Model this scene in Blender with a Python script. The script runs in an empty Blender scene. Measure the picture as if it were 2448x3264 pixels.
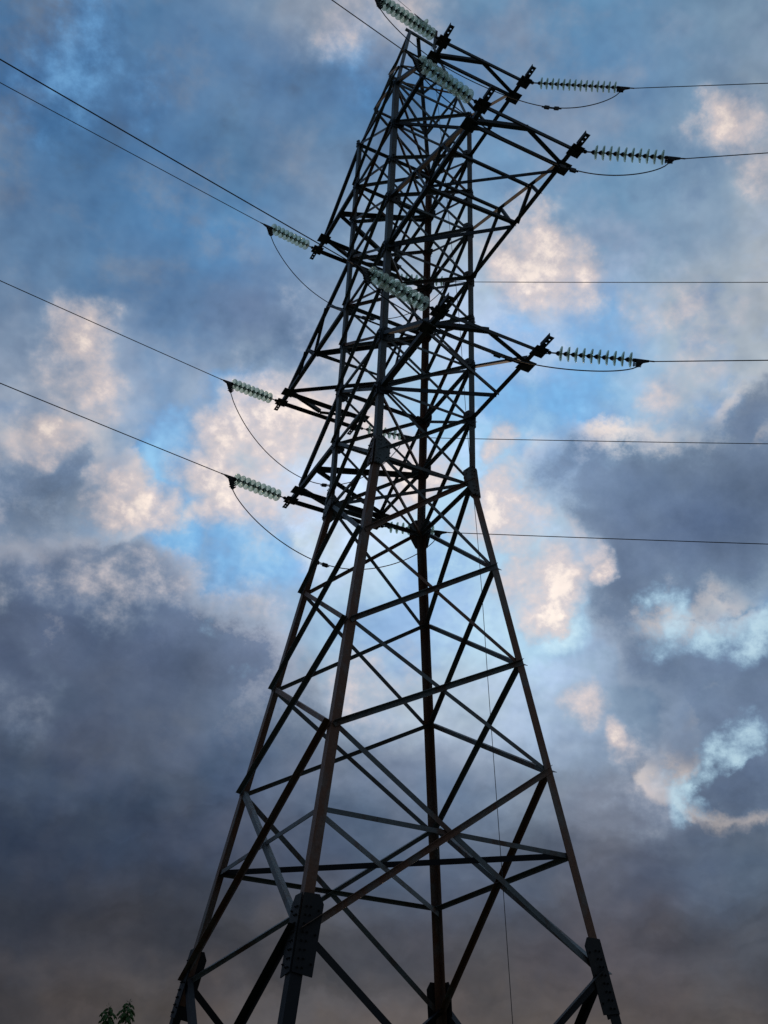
import bpy, bmesh, math, random
from mathutils import Vector, Matrix
random.seed(7)
sc = bpy.context.scene

# ------------------------------------------------------------------ camera
cam_d = bpy.data.cameras.new("camera")
cam = bpy.data.objects.new("camera", cam_d)
sc.collection.objects.link(cam)
sc.camera = cam
CAM = Vector((-7.36609, -14.94541, -11.33917))
_az, _el, _ro = 0.440313, 0.580615, 0.046442
_f = Vector((math.sin(_az) * math.cos(_el), math.cos(_az) * math.cos(_el), math.sin(_el)))
_r = Vector((math.cos(_az), -math.sin(_az), 0))
_u = _r.cross(_f)
_r2 = _r * math.cos(_ro) + _u * math.sin(_ro)
_u2 = _r2.cross(_f)
cam.matrix_world = Matrix(((_r2.x, _u2.x, -_f.x, CAM.x), (_r2.y, _u2.y, -_f.y, CAM.y),
                           (_r2.z, _u2.z, -_f.z, CAM.z), (0, 0, 0, 1)))
cam_d.sensor_fit = 'VERTICAL'
cam_d.sensor_height = 24.0
cam_d.lens = 24.0 * 3358.3166 / 3264.0
cam_d.clip_start = 0.05
cam_d.clip_end = 6000

# ------------------------------------------------------------------ exposure
sc.view_settings.view_transform = 'Standard'
sc.view_settings.look = 'None'
sc.view_settings.exposure = 0.0
sc.view_settings.gamma = 1.0
sc.render.engine = 'CYCLES'
sc.cycles.max_bounces = 12
sc.cycles.transmission_bounces = 12
sc.cycles.transparent_max_bounces = 8
sc.cycles.caustics_refractive = True

# ------------------------------------------------------------------ sky: evening clouds by direction (azimuth / elevation)
SKY_AZ=(-16.0,68.0)
SKY_EL=[-2.0, 3.0, 7.0, 11.0, 15.0, 19.0, 23.0, 27.0, 31.0, 35.0, 39.0, 43.0, 47.0, 51.0, 55.0, 59.0, 68.0, 80.0]
SKY_ROWS=[[(63,58,60),(63,58,60),(63,58,60),(63,58,60),(63,58,60),(63,58,60),(63,58,60),(63,58,60),(63,58,60),(63,58,60),(65,60,62),(69,64,64),(72,67,67),(76,71,71),(79,74,74),(81,76,76),(82,76,76),(81,76,76),(79,74,75),(77,72,73),(75,71,73),(73,70,73),(73,70,73),(73,70,73),(73,70,73),(73,70,73),(73,70,73),(73,70,73),(73,70,73),(73,70,73),(73,70,73)],
[(63,58,60),(63,58,60),(63,58,60),(63,58,60),(63,58,60),(63,58,60),(63,58,60),(63,58,60),(63,58,60),(63,58,60),(67,62,63),(70,65,65),(73,68,68),(76,71,71),(79,74,74),(82,76,76),(82,76,76),(81,76,76),(80,75,75),(77,72,73),(76,71,73),(74,70,73),(73,70,73),(73,70,73),(73,70,73),(73,70,73),(73,70,73),(73,70,73),(73,70,73),(73,70,73),(73,70,73)],
[(45,49,59),(46,48,57),(48,50,58),(51,51,58),(53,52,58),(55,53,59),(56,54,59),(58,55,59),(59,56,59),(61,58,60),(65,61,63),(69,65,65),(73,68,69),(77,72,72),(79,74,74),(82,76,76),(82,76,76),(81,76,76),(80,75,75),(78,73,73),(76,71,73),(74,71,73),(73,70,73),(73,70,73),(73,70,73),(73,70,73),(73,70,73),(73,70,73),(73,70,73),(73,70,73),(73,70,73)],
[(45,57,78),(44,55,74),(43,53,71),(42,52,69),(42,51,67),(43,51,66),(43,50,64),(44,50,63),(44,50,62),(45,50,62),(47,51,62),(49,54,65),(53,57,67),(56,60,71),(59,64,74),(62,66,77),(64,67,78),(65,68,77),(67,67,76),(67,67,77),(67,68,78),(68,71,81),(70,75,86),(70,75,86),(70,75,87),(70,76,88),(70,76,89),(70,77,91),(70,78,92),(70,79,94),(70,80,97)],
[(63,78,103),(59,74,98),(55,70,93),(52,66,89),(48,62,85),(47,61,83),(46,59,81),(46,58,79),(45,57,78),(45,57,78),(46,59,80),(49,62,84),(52,66,89),(59,73,96),(65,79,102),(68,84,106),(69,83,105),(71,83,103),(72,83,101),(72,82,101),(73,84,105),(74,89,112),(71,88,110),(71,89,111),(71,89,112),(72,91,113),(73,92,115),(74,94,117),(76,95,119),(77,98,122),(79,100,124)],
[(90,103,127),(85,98,122),(80,93,118),(75,89,113),(70,84,109),(66,81,106),(63,78,103),(61,76,100),(59,74,98),(57,72,97),(59,76,100),(63,81,106),(69,86,112),(80,96,120),(88,105,128),(94,112,137),(93,113,139),(99,117,140),(110,124,142),(108,120,140),(103,116,138),(96,113,138),(86,107,132),(84,106,130),(85,106,131),(86,107,131),(87,108,132),(88,110,133),(90,111,135),(92,113,136),(97,118,141)],
[(113,135,164),(105,127,156),(101,121,148),(97,114,141),(94,109,134),(90,103,127),(87,100,124),(84,97,122),(85,98,121),(82,98,121),(78,97,122),(86,106,131),(99,119,143),(119,139,160),(138,155,173),(155,169,184),(152,170,187),(148,169,188),(142,164,184),(130,151,173),(113,134,158),(94,116,143),(100,123,147),(110,133,154),(115,138,159),(121,144,165),(127,151,172),(134,159,179),(142,167,187),(146,172,192),(135,160,181)],
[(156,166,181),(152,163,179),(140,155,174),(129,146,170),(117,138,165),(107,131,161),(105,127,156),(106,126,152),(114,130,153),(111,134,161),(104,134,166),(111,137,165),(120,145,172),(131,159,186),(142,173,200),(153,185,211),(157,192,215),(161,195,217),(162,193,214),(142,167,189),(111,130,154),(113,138,163),(124,150,173),(134,159,180),(129,153,174),(122,146,168),(113,136,159),(101,124,148),(86,108,135),(81,104,132),(83,107,136)],
[(135,151,172),(142,157,176),(148,160,178),(152,164,180),(156,166,181),(156,166,181),(148,160,178),(143,157,175),(142,157,176),(130,165,197),(133,174,208),(149,179,204),(162,184,202),(175,190,200),(171,193,210),(166,194,217),(162,193,216),(162,191,212),(168,189,205),(146,164,182),(99,119,145),(89,111,138),(84,107,135),(83,106,134),(83,107,136),(84,109,138),(85,110,140),(86,113,142),(88,115,145),(109,130,155),(128,146,167)],
[(105,130,159),(113,135,162),(122,142,166),(130,148,170),(137,153,173),(142,156,176),(147,159,177),(154,164,179),(146,163,184),(120,158,195),(135,166,195),(161,177,191),(178,187,195),(189,195,199),(189,199,206),(182,200,212),(162,194,217),(150,188,216),(152,182,208),(142,169,196),(125,153,181),(117,145,172),(116,140,165),(114,136,160),(119,139,161),(129,147,167),(139,156,174),(150,165,181),(160,174,188),(163,174,186),(165,175,184)],
[(86,119,155),(91,122,156),(97,125,157),(102,128,158),(107,131,160),(113,135,162),(118,138,164),(128,143,166),(122,143,171),(108,141,177),(125,149,176),(139,157,174),(145,161,178),(150,166,184),(152,175,196),(150,180,205),(139,179,211),(131,177,212),(129,174,210),(128,172,209),(129,173,208),(143,175,203),(162,177,191),(163,175,187),(163,174,185),(165,174,184),(166,175,183),(168,175,181),(169,174,180),(165,171,179),(159,168,177)],
[(73,112,153),(78,115,154),(82,117,154),(85,118,155),(87,120,155),(90,122,157),(88,122,158),(84,120,158),(84,117,155),(86,116,152),(90,115,149),(95,117,149),(105,126,155),(118,139,165),(134,155,177),(143,164,185),(147,169,188),(149,171,190),(147,171,191),(143,169,193),(133,165,195),(132,164,193),(147,167,184),(155,168,180),(162,170,179),(161,169,178),(158,167,177),(153,164,176),(150,162,174),(152,161,172),(153,161,170)],
[(60,102,146),(62,103,147),(67,107,149),(72,110,152),(76,114,154),(79,115,154),(80,117,156),(79,119,160),(78,121,164),(80,125,169),(82,129,174),(89,130,171),(97,131,166),(111,138,167),(127,148,172),(137,155,175),(144,160,176),(144,161,178),(135,157,179),(125,153,179),(115,147,177),(107,142,173),(115,145,174),(125,149,174),(142,157,173),(152,161,171),(153,161,169),(154,160,167),(153,159,166),(146,155,166),(139,151,166)],
[(72,112,152),(70,110,151),(66,107,149),(62,104,147),(58,100,145),(62,103,146),(67,107,149),(71,110,152),(75,113,154),(79,116,155),(83,119,155),(89,122,157),(94,125,158),(100,130,162),(106,135,166),(109,140,172),(112,145,178),(111,147,181),(106,144,180),(101,141,178),(99,139,174),(98,136,170),(106,139,170),(114,142,169),(128,147,168),(140,152,166),(137,150,166),(131,147,166),(127,146,166),(126,146,167),(124,145,167)],
[(72,112,152),(72,112,152),(72,112,152),(69,110,151),(65,106,149),(65,106,149),(70,110,151),(74,114,154),(78,116,156),(80,118,158),(82,119,159),(80,119,160),(81,120,160),(80,120,161),(80,120,162),(80,122,164),(80,123,167),(80,124,168),(83,127,168),(85,129,169),(88,129,168),(91,130,168),(96,132,168),(102,135,167),(110,139,167),(118,143,167),(123,145,168),(122,145,168),(122,145,168),(122,145,168),(122,145,168)],
[(72,112,152),(72,112,152),(69,109,151),(64,106,149),(65,106,149),(73,112,152),(79,117,155),(87,122,157),(94,125,159),(104,131,161),(121,141,164),(136,149,167),(146,155,169),(153,158,169),(156,160,170),(140,152,170),(121,145,171),(106,140,171),(99,137,171),(90,133,170),(90,133,170),(93,134,170),(96,135,170),(102,137,169),(107,140,168),(113,142,168),(119,144,168),(122,145,168),(122,145,168),(122,145,168),(122,145,168)],
[(62,104,148),(68,108,150),(73,112,152),(78,117,154),(84,120,156),(89,123,157),(95,126,159),(103,131,161),(117,138,163),(129,145,166),(140,152,168),(147,155,169),(153,158,169),(158,161,170),(151,158,170),(137,152,171),(122,146,172),(108,141,172),(102,138,171),(95,135,171),(88,132,170),(90,133,170),(92,134,170),(95,135,170),(98,136,169),(103,138,169),(107,140,168),(112,141,168),(116,143,168),(121,145,168),(122,145,168)],
[(114,136,163),(120,140,164),(126,143,165),(132,147,166),(137,150,167),(142,153,168),(145,154,168),(148,156,169),(151,158,169),(155,159,169),(158,161,170),(158,161,170),(151,158,170),(144,155,171),(136,152,171),(127,148,171),(118,145,172),(109,142,172),(106,140,172),(103,138,171),(99,137,171),(95,135,171),(91,133,170),(88,132,170),(89,133,170),(91,133,170),(92,134,170),(93,134,170),(94,135,170),(95,135,170),(97,136,170)]]
BRIGHT_CLOUDS=[(0.4023,0.5604,0.7239,0.0330,0.85),
(0.4333,0.5511,0.7131,0.0330,0.80),
(0.4185,0.5748,0.7032,0.0176,0.75),
(0.3839,0.5787,0.7195,0.0198,0.60),
(0.4857,0.3948,0.7799,0.0211,0.60),
(0.5317,0.3955,0.7490,0.0220,0.50),
(0.2206,0.6989,0.6804,0.0264,0.42),
(0.1958,0.7199,0.6659,0.0220,0.38),
(0.0419,0.7683,0.6388,0.0264,0.60),
(0.0336,0.7947,0.6061,0.0352,0.60),
(0.0749,0.8004,0.5947,0.0264,0.55),
(0.0406,0.8250,0.5637,0.0198,0.85),
(0.0279,0.8165,0.5767,0.0176,0.60),
(0.1615,0.8393,0.5192,0.0211,0.82),
(0.1314,0.8311,0.5404,0.0176,0.60),
(0.1102,0.8294,0.5476,0.0132,0.60),
(0.1269,0.8430,0.5227,0.0211,0.62),
(0.2026,0.7908,0.5776,0.0308,0.75),
(0.2431,0.7587,0.6043,0.0417,0.92),
(0.2829,0.7504,0.5974,0.0308,0.95),
(0.2476,0.8016,0.5442,0.0330,0.80),
(0.2755,0.7813,0.5601,0.0308,0.85),
(0.2075,0.8248,0.5260,0.0158,0.75),
(0.3186,0.7251,0.6105,0.0308,0.95),
(0.3551,0.7273,0.5873,0.0264,0.90),
(0.4585,0.7011,0.5461,0.0272,0.85),
(0.4802,0.6913,0.5398,0.0132,0.70),
(0.5077,0.7092,0.4891,0.0246,0.95),
(0.4902,0.7260,0.4823,0.0220,0.80),
(0.5401,0.6764,0.5008,0.0123,0.98),
(0.5160,0.6808,0.5198,0.0132,0.75),
(0.5269,0.6785,0.5119,0.0114,0.80),
(0.5510,0.5887,0.5914,0.0149,0.62),
(0.5584,0.5699,0.6029,0.0132,0.55),
(0.5364,0.5572,0.6339,0.0242,0.66),
(0.5524,0.5377,0.6370,0.0220,0.60),
(0.5029,0.5307,0.6823,0.0220,0.55),
(0.5299,0.4958,0.6880,0.0308,0.58),
(0.5631,0.4760,0.6755,0.0264,0.60),
(0.5434,0.4742,0.6927,0.0220,0.50),
(0.4311,0.6756,0.5982,0.0123,0.50),
(0.2023,0.8559,0.4760,0.0264,0.62),
(0.1762,0.8672,0.4657,0.0264,0.50),
(0.1395,0.8820,0.4502,0.0264,0.45),
(0.0899,0.8810,0.4644,0.0264,0.40),
(0.0624,0.8782,0.4742,0.0264,0.35),
(0.2537,0.8286,0.4990,0.0114,0.50),
(0.2943,0.8300,0.4739,0.0176,0.40),
(0.3867,0.8321,0.3975,0.0308,0.55),
(0.4234,0.8094,0.4068,0.0264,0.45),
(0.5904,0.7192,0.3663,0.0158,0.70),
(0.5792,0.7237,0.3752,0.0105,0.85),
(0.6082,0.7108,0.3533,0.0123,0.55),
(0.6177,0.7133,0.3310,0.0176,0.50),
(0.6007,0.7324,0.3205,0.0308,0.38),
(0.5509,0.7357,0.3940,0.0158,0.58),
(0.1701,0.4911,0.8543,0.0308,0.50),
(0.2116,0.4682,0.8579,0.0264,0.60),
(0.2372,0.4573,0.8571,0.0220,0.50),
(0.1032,0.9246,0.3666,0.0264,0.20),
(0.3237,0.6368,0.6998,0.0264,0.50),
(0.2630,0.7054,0.6582,0.0264,0.50),
(0.2547,0.6178,0.7440,0.0264,0.35),
(0.0725,0.8941,0.4419,0.0264,0.40),
(0.2323,0.8498,0.4732,0.0176,0.45),
(0.2663,0.8331,0.4848,0.0220,0.40),
(0.1232,0.8916,0.4358,0.0308,0.40)]
DARK_CLOUDS=[(0.5803,0.6145,0.5345,0.0483,1.00),
(0.6138,0.5858,0.5293,0.0483,1.00),
(0.6299,0.5528,0.5456,0.0395,1.00),
(0.5463,0.6206,0.5625,0.0352,0.90),
(0.5205,0.6340,0.5720,0.0264,0.75),
(0.4910,0.6503,0.5797,0.0220,0.60),
(0.5515,0.6461,0.5275,0.0352,0.95),
(0.5549,0.6604,0.5060,0.0264,0.90),
(0.5776,0.6507,0.4930,0.0308,0.90),
(0.6072,0.6218,0.4946,0.0308,0.90),
(0.6341,0.5907,0.4990,0.0308,0.90),
(0.6102,0.5206,0.5972,0.0220,0.90),
(0.6086,0.5468,0.5750,0.0264,0.80),
(0.5716,0.6737,0.4683,0.0198,0.75),
(0.5532,0.6829,0.4772,0.0149,0.60),
(0.5946,0.6652,0.4516,0.0176,0.45),
(0.6459,0.6465,0.4060,0.0352,0.90),
(0.6635,0.6229,0.4145,0.0264,0.85),
(0.6207,0.6645,0.4161,0.0264,0.80),
(0.5983,0.6812,0.4219,0.0198,0.65),
(0.6629,0.6480,0.3751,0.0308,0.80),
(0.6334,0.6731,0.3818,0.0220,0.60),
(0.6740,0.6661,0.3195,0.0220,0.75),
(0.6601,0.6793,0.3207,0.0158,0.55),
(0.0600,0.8528,0.5187,0.0395,0.70),
(0.0997,0.8463,0.5232,0.0308,0.65),
(0.0342,0.8442,0.5350,0.0220,0.50),
(0.0760,0.8354,0.5444,0.0220,0.50),
(0.1346,0.8445,0.5184,0.0176,0.50),
(0.0540,0.8715,0.4875,0.0220,0.50),
(0.6437,0.6779,0.3551,0.0158,0.50),
(0.6241,0.6990,0.3492,0.0176,0.45)]
PALE_GAPS=[(0.6153,0.6452,0.4529,0.0193,0.85),
(0.6339,0.6349,0.4417,0.0193,0.85),
(0.6520,0.6206,0.4356,0.0193,0.85),
(0.6633,0.6060,0.4391,0.0176,0.85),
(0.5954,0.6583,0.4606,0.0132,0.50),
(0.5882,0.6704,0.4522,0.0105,0.40),
(0.6532,0.6767,0.3396,0.0149,0.42),
(0.6624,0.6654,0.3442,0.0114,0.45),
(0.6428,0.6951,0.3220,0.0123,0.50),
(0.6415,0.7021,0.3091,0.0105,0.50),
(0.6597,0.6888,0.3005,0.0105,0.45),
(0.6738,0.6506,0.3503,0.0132,0.45),
(0.6258,0.7030,0.3379,0.0132,0.38),
(0.5205,0.7190,0.4605,0.0264,0.50),
(0.4423,0.7471,0.4962,0.0264,0.45),
(0.2751,0.8773,0.3932,0.0158,0.30),
(0.2497,0.8616,0.4419,0.0132,0.30),
(0.6188,0.6434,0.4507,0.0290,0.70),
(0.6472,0.6234,0.4388,0.0290,0.75),
(0.2209,0.8391,0.4970,0.0220,0.45),
(0.2772,0.8184,0.5034,0.0220,0.50),
(0.1955,0.8288,0.5243,0.0176,0.40)]
BLUE_GAPS=[(0.2588,0.8208,0.5092,0.0264,1.00),
(0.2876,0.8189,0.4966,0.0220,0.85),
(0.1865,0.8457,0.5000,0.0220,0.95),
(0.1875,0.8314,0.5231,0.0176,0.85),
(0.1452,0.8147,0.5614,0.0198,0.90),
(0.1526,0.7942,0.5882,0.0220,0.75),
(0.4740,0.5655,0.6749,0.0308,0.75),
(0.4239,0.6125,0.6672,0.0264,0.75),
(0.4758,0.6083,0.6353,0.0308,0.75),
(0.5821,0.5334,0.6136,0.0220,0.65),
(0.4236,0.6456,0.6354,0.0264,0.65),
(0.4039,0.5874,0.7013,0.0132,0.65),
(0.1995,0.7586,0.6203,0.0264,0.65),
(-0.0152,0.5832,0.8122,0.0308,0.40),
(-0.0352,0.6329,0.7734,0.0352,0.40),
(-0.0669,0.6182,0.7832,0.0264,0.30),
(0.0439,0.6002,0.7986,0.0264,0.40),
(0.1982,0.5110,0.8364,0.0264,0.40),
(0.2061,0.6067,0.7678,0.0264,0.20),
(0.2289,0.8364,0.4981,0.0264,0.80),
(0.2990,0.8212,0.4860,0.0220,0.60)]
LOW_BANK=[(0.0661,0.8971,0.4368,0.0352,0.80),
(0.1016,0.8924,0.4398,0.0352,0.85),
(0.1451,0.8836,0.4453,0.0352,0.85),
(0.1852,0.8739,0.4494,0.0308,0.80),
(0.2216,0.8709,0.4386,0.0220,0.60),
(0.0869,0.9147,0.3947,0.0483,1.00),
(0.1420,0.9055,0.4000,0.0483,1.00),
(0.1971,0.8915,0.4079,0.0483,1.00),
(0.2490,0.8754,0.4142,0.0395,0.75),
(0.1019,0.9337,0.3433,0.0527,1.00),
(0.1751,0.9187,0.3540,0.0527,1.00),
(0.2461,0.8989,0.3625,0.0615,0.80)]


def lin(c):
    c /= 255.0
    return c / 12.92 if c <= 0.04045 else ((c + 0.055) / 1.055) ** 2.4

SUN_EL, SUN_AZ = math.radians(10), math.radians(31)     # azimuth clockwise from +Y
world = bpy.data.worlds.new("World")
sc.world = world
world.use_nodes = True
nt = world.node_tree
N, LK = nt.nodes, nt.links
N.clear()
def nd(t, **kw):
    n = N.new(t)
    for k, v in kw.items(): setattr(n, k, v)
    return n
def setv(sock, v):
    if isinstance(v, bpy.types.NodeSocket): LK.new(v, sock)
    else: sock.default_value = v
def mth(op, a, b=None, clamp=False):
    n = nd('ShaderNodeMath', operation=op, use_clamp=clamp)
    setv(n.inputs[0], a)
    if b is not None: setv(n.inputs[1], b)
    return n.outputs[0]
def vm(op, a, b=None, scale=None):
    n = nd('ShaderNodeVectorMath', operation=op)
    setv(n.inputs[0], a)
    if b is not None: setv(n.inputs[1], b)
    if scale is not None: setv(n.inputs['Scale'], scale)
    return n
def mixc(f, a, b, blend='MIX'):
    n = nd('ShaderNodeMix', data_type='RGBA', blend_type=blend)
    setv(n.inputs[0], f); setv(n.inputs[6], a); setv(n.inputs[7], b)
    return n.outputs[2]
def noise(vec, scale, detail, rough, lac=2.0, dist=0.0):
    n = nd('ShaderNodeTexNoise', noise_dimensions='3D')
    setv(n.inputs['Vector'], vec)
    n.inputs['Scale'].default_value = scale
    n.inputs['Detail'].default_value = detail
    n.inputs['Roughness'].default_value = rough
    n.inputs['Lacunarity'].default_value = lac
    n.inputs['Distortion'].default_value = dist
    return n
def maprange(v, a, b, c, d, kind='SMOOTHSTEP'):
    n = nd('ShaderNodeMapRange', interpolation_type=kind)
    setv(n.inputs[0], v)
    for i, x in enumerate((a, b, c, d)): n.inputs[1 + i].default_value = x
    return n.outputs[0]

tc = nd('ShaderNodeTexCoord')
dirv = tc.outputs['Generated']
w1 = noise(dirv, 5.0, 2.0, 0.5)
w2 = noise(dirv, 13.0, 8.0, 0.60)
off1 = vm('SCALE', vm('SUBTRACT', w1.outputs['Color'], (0.5, 0.5, 0.5)).outputs[0], scale=0.05).outputs[0]
off2 = vm('SCALE', vm('SUBTRACT', w2.outputs['Color'], (0.5, 0.5, 0.5)).outputs[0], scale=0.08).outputs[0]
flat = vm('MULTIPLY', dirv, (1.0, 1.0, 1.2)).outputs[0]
pn = noise(flat, 9.0, 8.0, 0.66, 2.1, 0.0).outputs['Fac']
puff = mth('MULTIPLY', mth('SUBTRACT', pn, 0.52), 2.2)
GLOW = (0.4005, 0.7346, 0.5477)       # where the light comes from behind the clouds
tow = vm('SCALE', vm('SUBTRACT', GLOW, dirv).outputs[0], scale=0.035).outputs[0]
pn2 = noise(vm('ADD', flat, vm('MULTIPLY', tow, (1.0, 1.0, 1.2)).outputs[0]).outputs[0], 9.0, 4.0, 0.55, 2.1, 0.0).outputs['Fac']
pn1 = noise(flat, 9.0, 4.0, 0.55, 2.1, 0.0).outputs['Fac']
relief = mth('SUBTRACT', pn1, pn2)
wdir = vm('NORMALIZE', vm('ADD', vm('ADD', dirv, off1).outputs[0], off2).outputs[0]).outputs[0]
sep = nd('ShaderNodeSeparateXYZ'); LK.new(wdir, sep.inputs[0])
az = mth('ARCTAN2', sep.outputs[0], sep.outputs[1])
el = mth('ARCSINE', sep.outputs[2])
aznorm = maprange(az, math.radians(SKY_AZ[0]), math.radians(SKY_AZ[1]), 0.0, 1.0, 'LINEAR')
col = None
for i, hx in enumerate(SKY_ROWS):
    cr = nd('ShaderNodeValToRGB')
    cr.color_ramp.interpolation = 'EASE'
    n = len(hx)
    els = cr.color_ramp.elements
    while len(els) < n: els.new(0.5)
    for j in range(n):
        els[j].position = j / (n - 1)
    for j in range(n):
        els[j].color = (lin(hx[j][0]), lin(hx[j][1]), lin(hx[j][2]), 1)
    LK.new(aznorm, cr.inputs[0])
    if col is None:
        col = cr.outputs[0]
    else:
        f = maprange(el, math.radians(SKY_EL[i - 1]), math.radians(SKY_EL[i]), 0.0, 1.0)
        col = mixc(f, col, cr.outputs[0])
# single clouds and gaps, each at its own place in the sky
def field(items):
    total = None
    for (x, y, z, ang, st) in items:
        d = vm('DOT_PRODUCT', wdir, (x, y, z)).outputs['Value']
        f = maprange(d, math.cos(ang * 2.0), 1.0, 0.0, st, 'LINEAR')
        total = f if total is None else mth('MAXIMUM', total, f)
    return total
def ramp(fac, stops):
    cr = nd('ShaderNodeValToRGB')
    e = cr.color_ramp.elements
    while len(e) < len(stops): e.new(0.5)
    for j, (p, c) in enumerate(stops): e[j].position = p
    for j, (p, c) in enumerate(stops): e[j].color = (lin(c[0]), lin(c[1]), lin(c[2]), 1)
    LK.new(fac, cr.inputs[0])
    return cr.outputs[0]
def lay(col, items, stops, k, lo, hi, top):
    f0 = field(items)
    f = mth('ADD', f0, mth('MULTIPLY', mth('MULTIPLY', puff, k), maprange(f0, 0.0, 0.35, 0.0, 1.0)))
    return mixc(maprange(f, lo, hi, 0.0, top), col, ramp(f, stops))
# loose cloud texture everywhere: thin lit veils and thicker grey folds
lum = nd('ShaderNodeRGBToBW'); LK.new(col, lum.inputs[0])
def toned(r, g, b):
    c = nd('ShaderNodeCombineXYZ')
    for k, v in enumerate((r, g, b)): LK.new(mth('MULTIPLY', lum.outputs[0], v), c.inputs[k])
    return c.outputs[0]
veil = toned(0.98, 1.28, 1.78)
fold = toned(0.42, 0.72, 1.22)
q = noise(flat, 6.5, 9.0, 0.58, 2.1, 0.1).outputs['Fac']
high = maprange(el, math.radians(10), math.radians(28), 0.25, 1.0)
col = mixc(mth('MULTIPLY', high, maprange(q, 0.47, 0.66, 0.0, 0.85)), col, veil)
col = mixc(mth('MULTIPLY', high, maprange(q, 0.47, 0.32, 0.0, 0.75)), col, fold)
col = lay(col, BLUE_GAPS, ((0.0, (62, 108, 160)), (0.5, (96, 150, 200)), (1.0, (128, 184, 224))), 0.8, 0.14, 0.70, 0.85)
# grey clouds with a lit rim that is strongest near the hidden sun
near = maprange(vm('DOT_PRODUCT', dirv, GLOW).outputs['Value'], math.cos(math.radians(27)), math.cos(math.radians(5)), 0.25, 1.0)
g0 = field(DARK_CLOUDS)
g = mth('ADD', g0, mth('MULTIPLY', mth('MULTIPLY', puff, 0.85), maprange(g0, 0.0, 0.3, 0.0, 1.0)))
patchy = maprange(noise(dirv, 8.0, 3.0, 0.5).outputs['Fac'], 0.44, 0.62, 0.05, 1.0)
rim = mth('MULTIPLY', mth('MULTIPLY', maprange(g, -0.05, 0.24, 0.0, 0.75), maprange(g, 0.20, 0.60, 1.0, 0.0)), patchy)
body = maprange(g, 0.06, 0.75, 0.0, 0.82)
folds = nd('ShaderNodeCombineXYZ')
fq = maprange(noise(flat, 12.0, 6.0, 0.55).outputs['Fac'], 0.30, 0.70, 0.72, 1.34, 'LINEAR')
for k in range(3): LK.new(fq, folds.inputs[k])
slate = mixc(1.0, ramp(mth('MULTIPLY', g, 0.7), ((0.15, (128, 142, 162)), (0.40, (98, 114, 138)), (0.85, (74, 90, 118)))), folds.outputs[0], 'MULTIPLY')
col = mixc(body, col, slate)
col = mixc(mth('MULTIPLY', rim, near), col, (lin(232), lin(214), lin(200), 1))
# the heavy bank low on the left, pink along its broken top
k0 = field(LOW_BANK)
kb = mth('ADD', k0, mth('MULTIPLY', mth('MULTIPLY', puff, 0.9), maprange(k0, 0.0, 0.25, 0.0, 1.0)))
kf = mth('MULTIPLY', maprange(kb, 0.05, 0.60, 0.0, 0.80), maprange(el, math.radians(18), math.radians(25), 0.0, 1.0))
kc = mixc(1.0, ramp(kb, ((0.10, (192, 178, 176)), (0.36, (142, 144, 156)), (0.58, (84, 97, 122)), (1.0, (64, 77, 102)))), folds.outputs[0], 'MULTIPLY')
col = mixc(kf, col, kc)
# long flat layers near the horizon
ln = noise(vm('MULTIPLY', wdir, (1.0, 1.0, 4.5)).outputs[0], 5.0, 7.0, 0.6).outputs['Fac']
lm = maprange(ln, 0.32, 0.68, 0.80, 1.22, 'LINEAR')
lx = nd('ShaderNodeCombineXYZ')
for k in range(3): LK.new(lm, lx.inputs[k])
col = mixc(maprange(el, math.radians(26), math.radians(16), 0.0, 1.0), col, mixc(1.0, col, lx.outputs[0], 'MULTIPLY'))
col = lay(col, PALE_GAPS, ((0.3, (136, 174, 204)), (1.0, (190, 216, 226))), 1.25, 0.20, 0.78, 0.85)
col = lay(col, BRIGHT_CLOUDS, ((0.10, (140, 167, 194)), (0.42, (166, 171, 184)), (0.80, (196, 186, 187)), (1.0, (230, 215, 205))), 1.25, 0.03, 0.85, 0.9)
# lit and unlit sides of the small billows
rf = maprange(relief, -0.13, 0.13, 0.80, 1.22, 'LINEAR')
rc = nd('ShaderNodeCombineXYZ')
LK.new(rf, rc.inputs[0]); LK.new(mth('POWER', rf, 0.85), rc.inputs[1]); LK.new(mth('POWER', rf, 0.65), rc.inputs[2])
col = mixc(1.0, col, rc.outputs[0], 'MULTIPLY')
gl = maprange(vm('DOT_PRODUCT', dirv, GLOW).outputs['Value'], math.cos(math.radians(21)), math.cos(math.radians(2)), 1.0, 1.20)
gc = nd('ShaderNodeCombineXYZ')
for k in range(3): LK.new(gl, gc.inputs[k])
col = mixc(1.0, col, gc.outputs[0], 'MULTIPLY')
# the sky away from the sunset side is darker
away = vm('DOT_PRODUCT', dirv, (0.45, 0.85, 0.2)).outputs['Value']
am = maprange(away, -0.3, 0.55, 0.38, 1.0)
ac = nd('ShaderNodeCombineXYZ')
for k in range(3): LK.new(am, ac.inputs[k])
col = mixc(1.0, col, ac.outputs[0], 'MULTIPLY')
skyt = nd('ShaderNodeTexSky', sky_type='NISHITA')
skyt.sun_disc = False
skyt.sun_elevation = SUN_EL
skyt.sun_rotation = SUN_AZ
bg1 = nd('ShaderNodeBackground'); LK.new(col, bg1.inputs[0]); bg1.inputs[1].default_value = 1.07
bg2 = nd('ShaderNodeBackground'); LK.new(skyt.outputs[0], bg2.inputs[0]); bg2.inputs[1].default_value = 0.05
mx = nd('ShaderNodeMixShader'); mx.inputs[0].default_value = 0.008
LK.new(bg1.outputs[0], mx.inputs[1]); LK.new(bg2.outputs[0], mx.inputs[2])
wo = nd('ShaderNodeOutputWorld'); LK.new(mx.outputs[0], wo.inputs[0])

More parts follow.
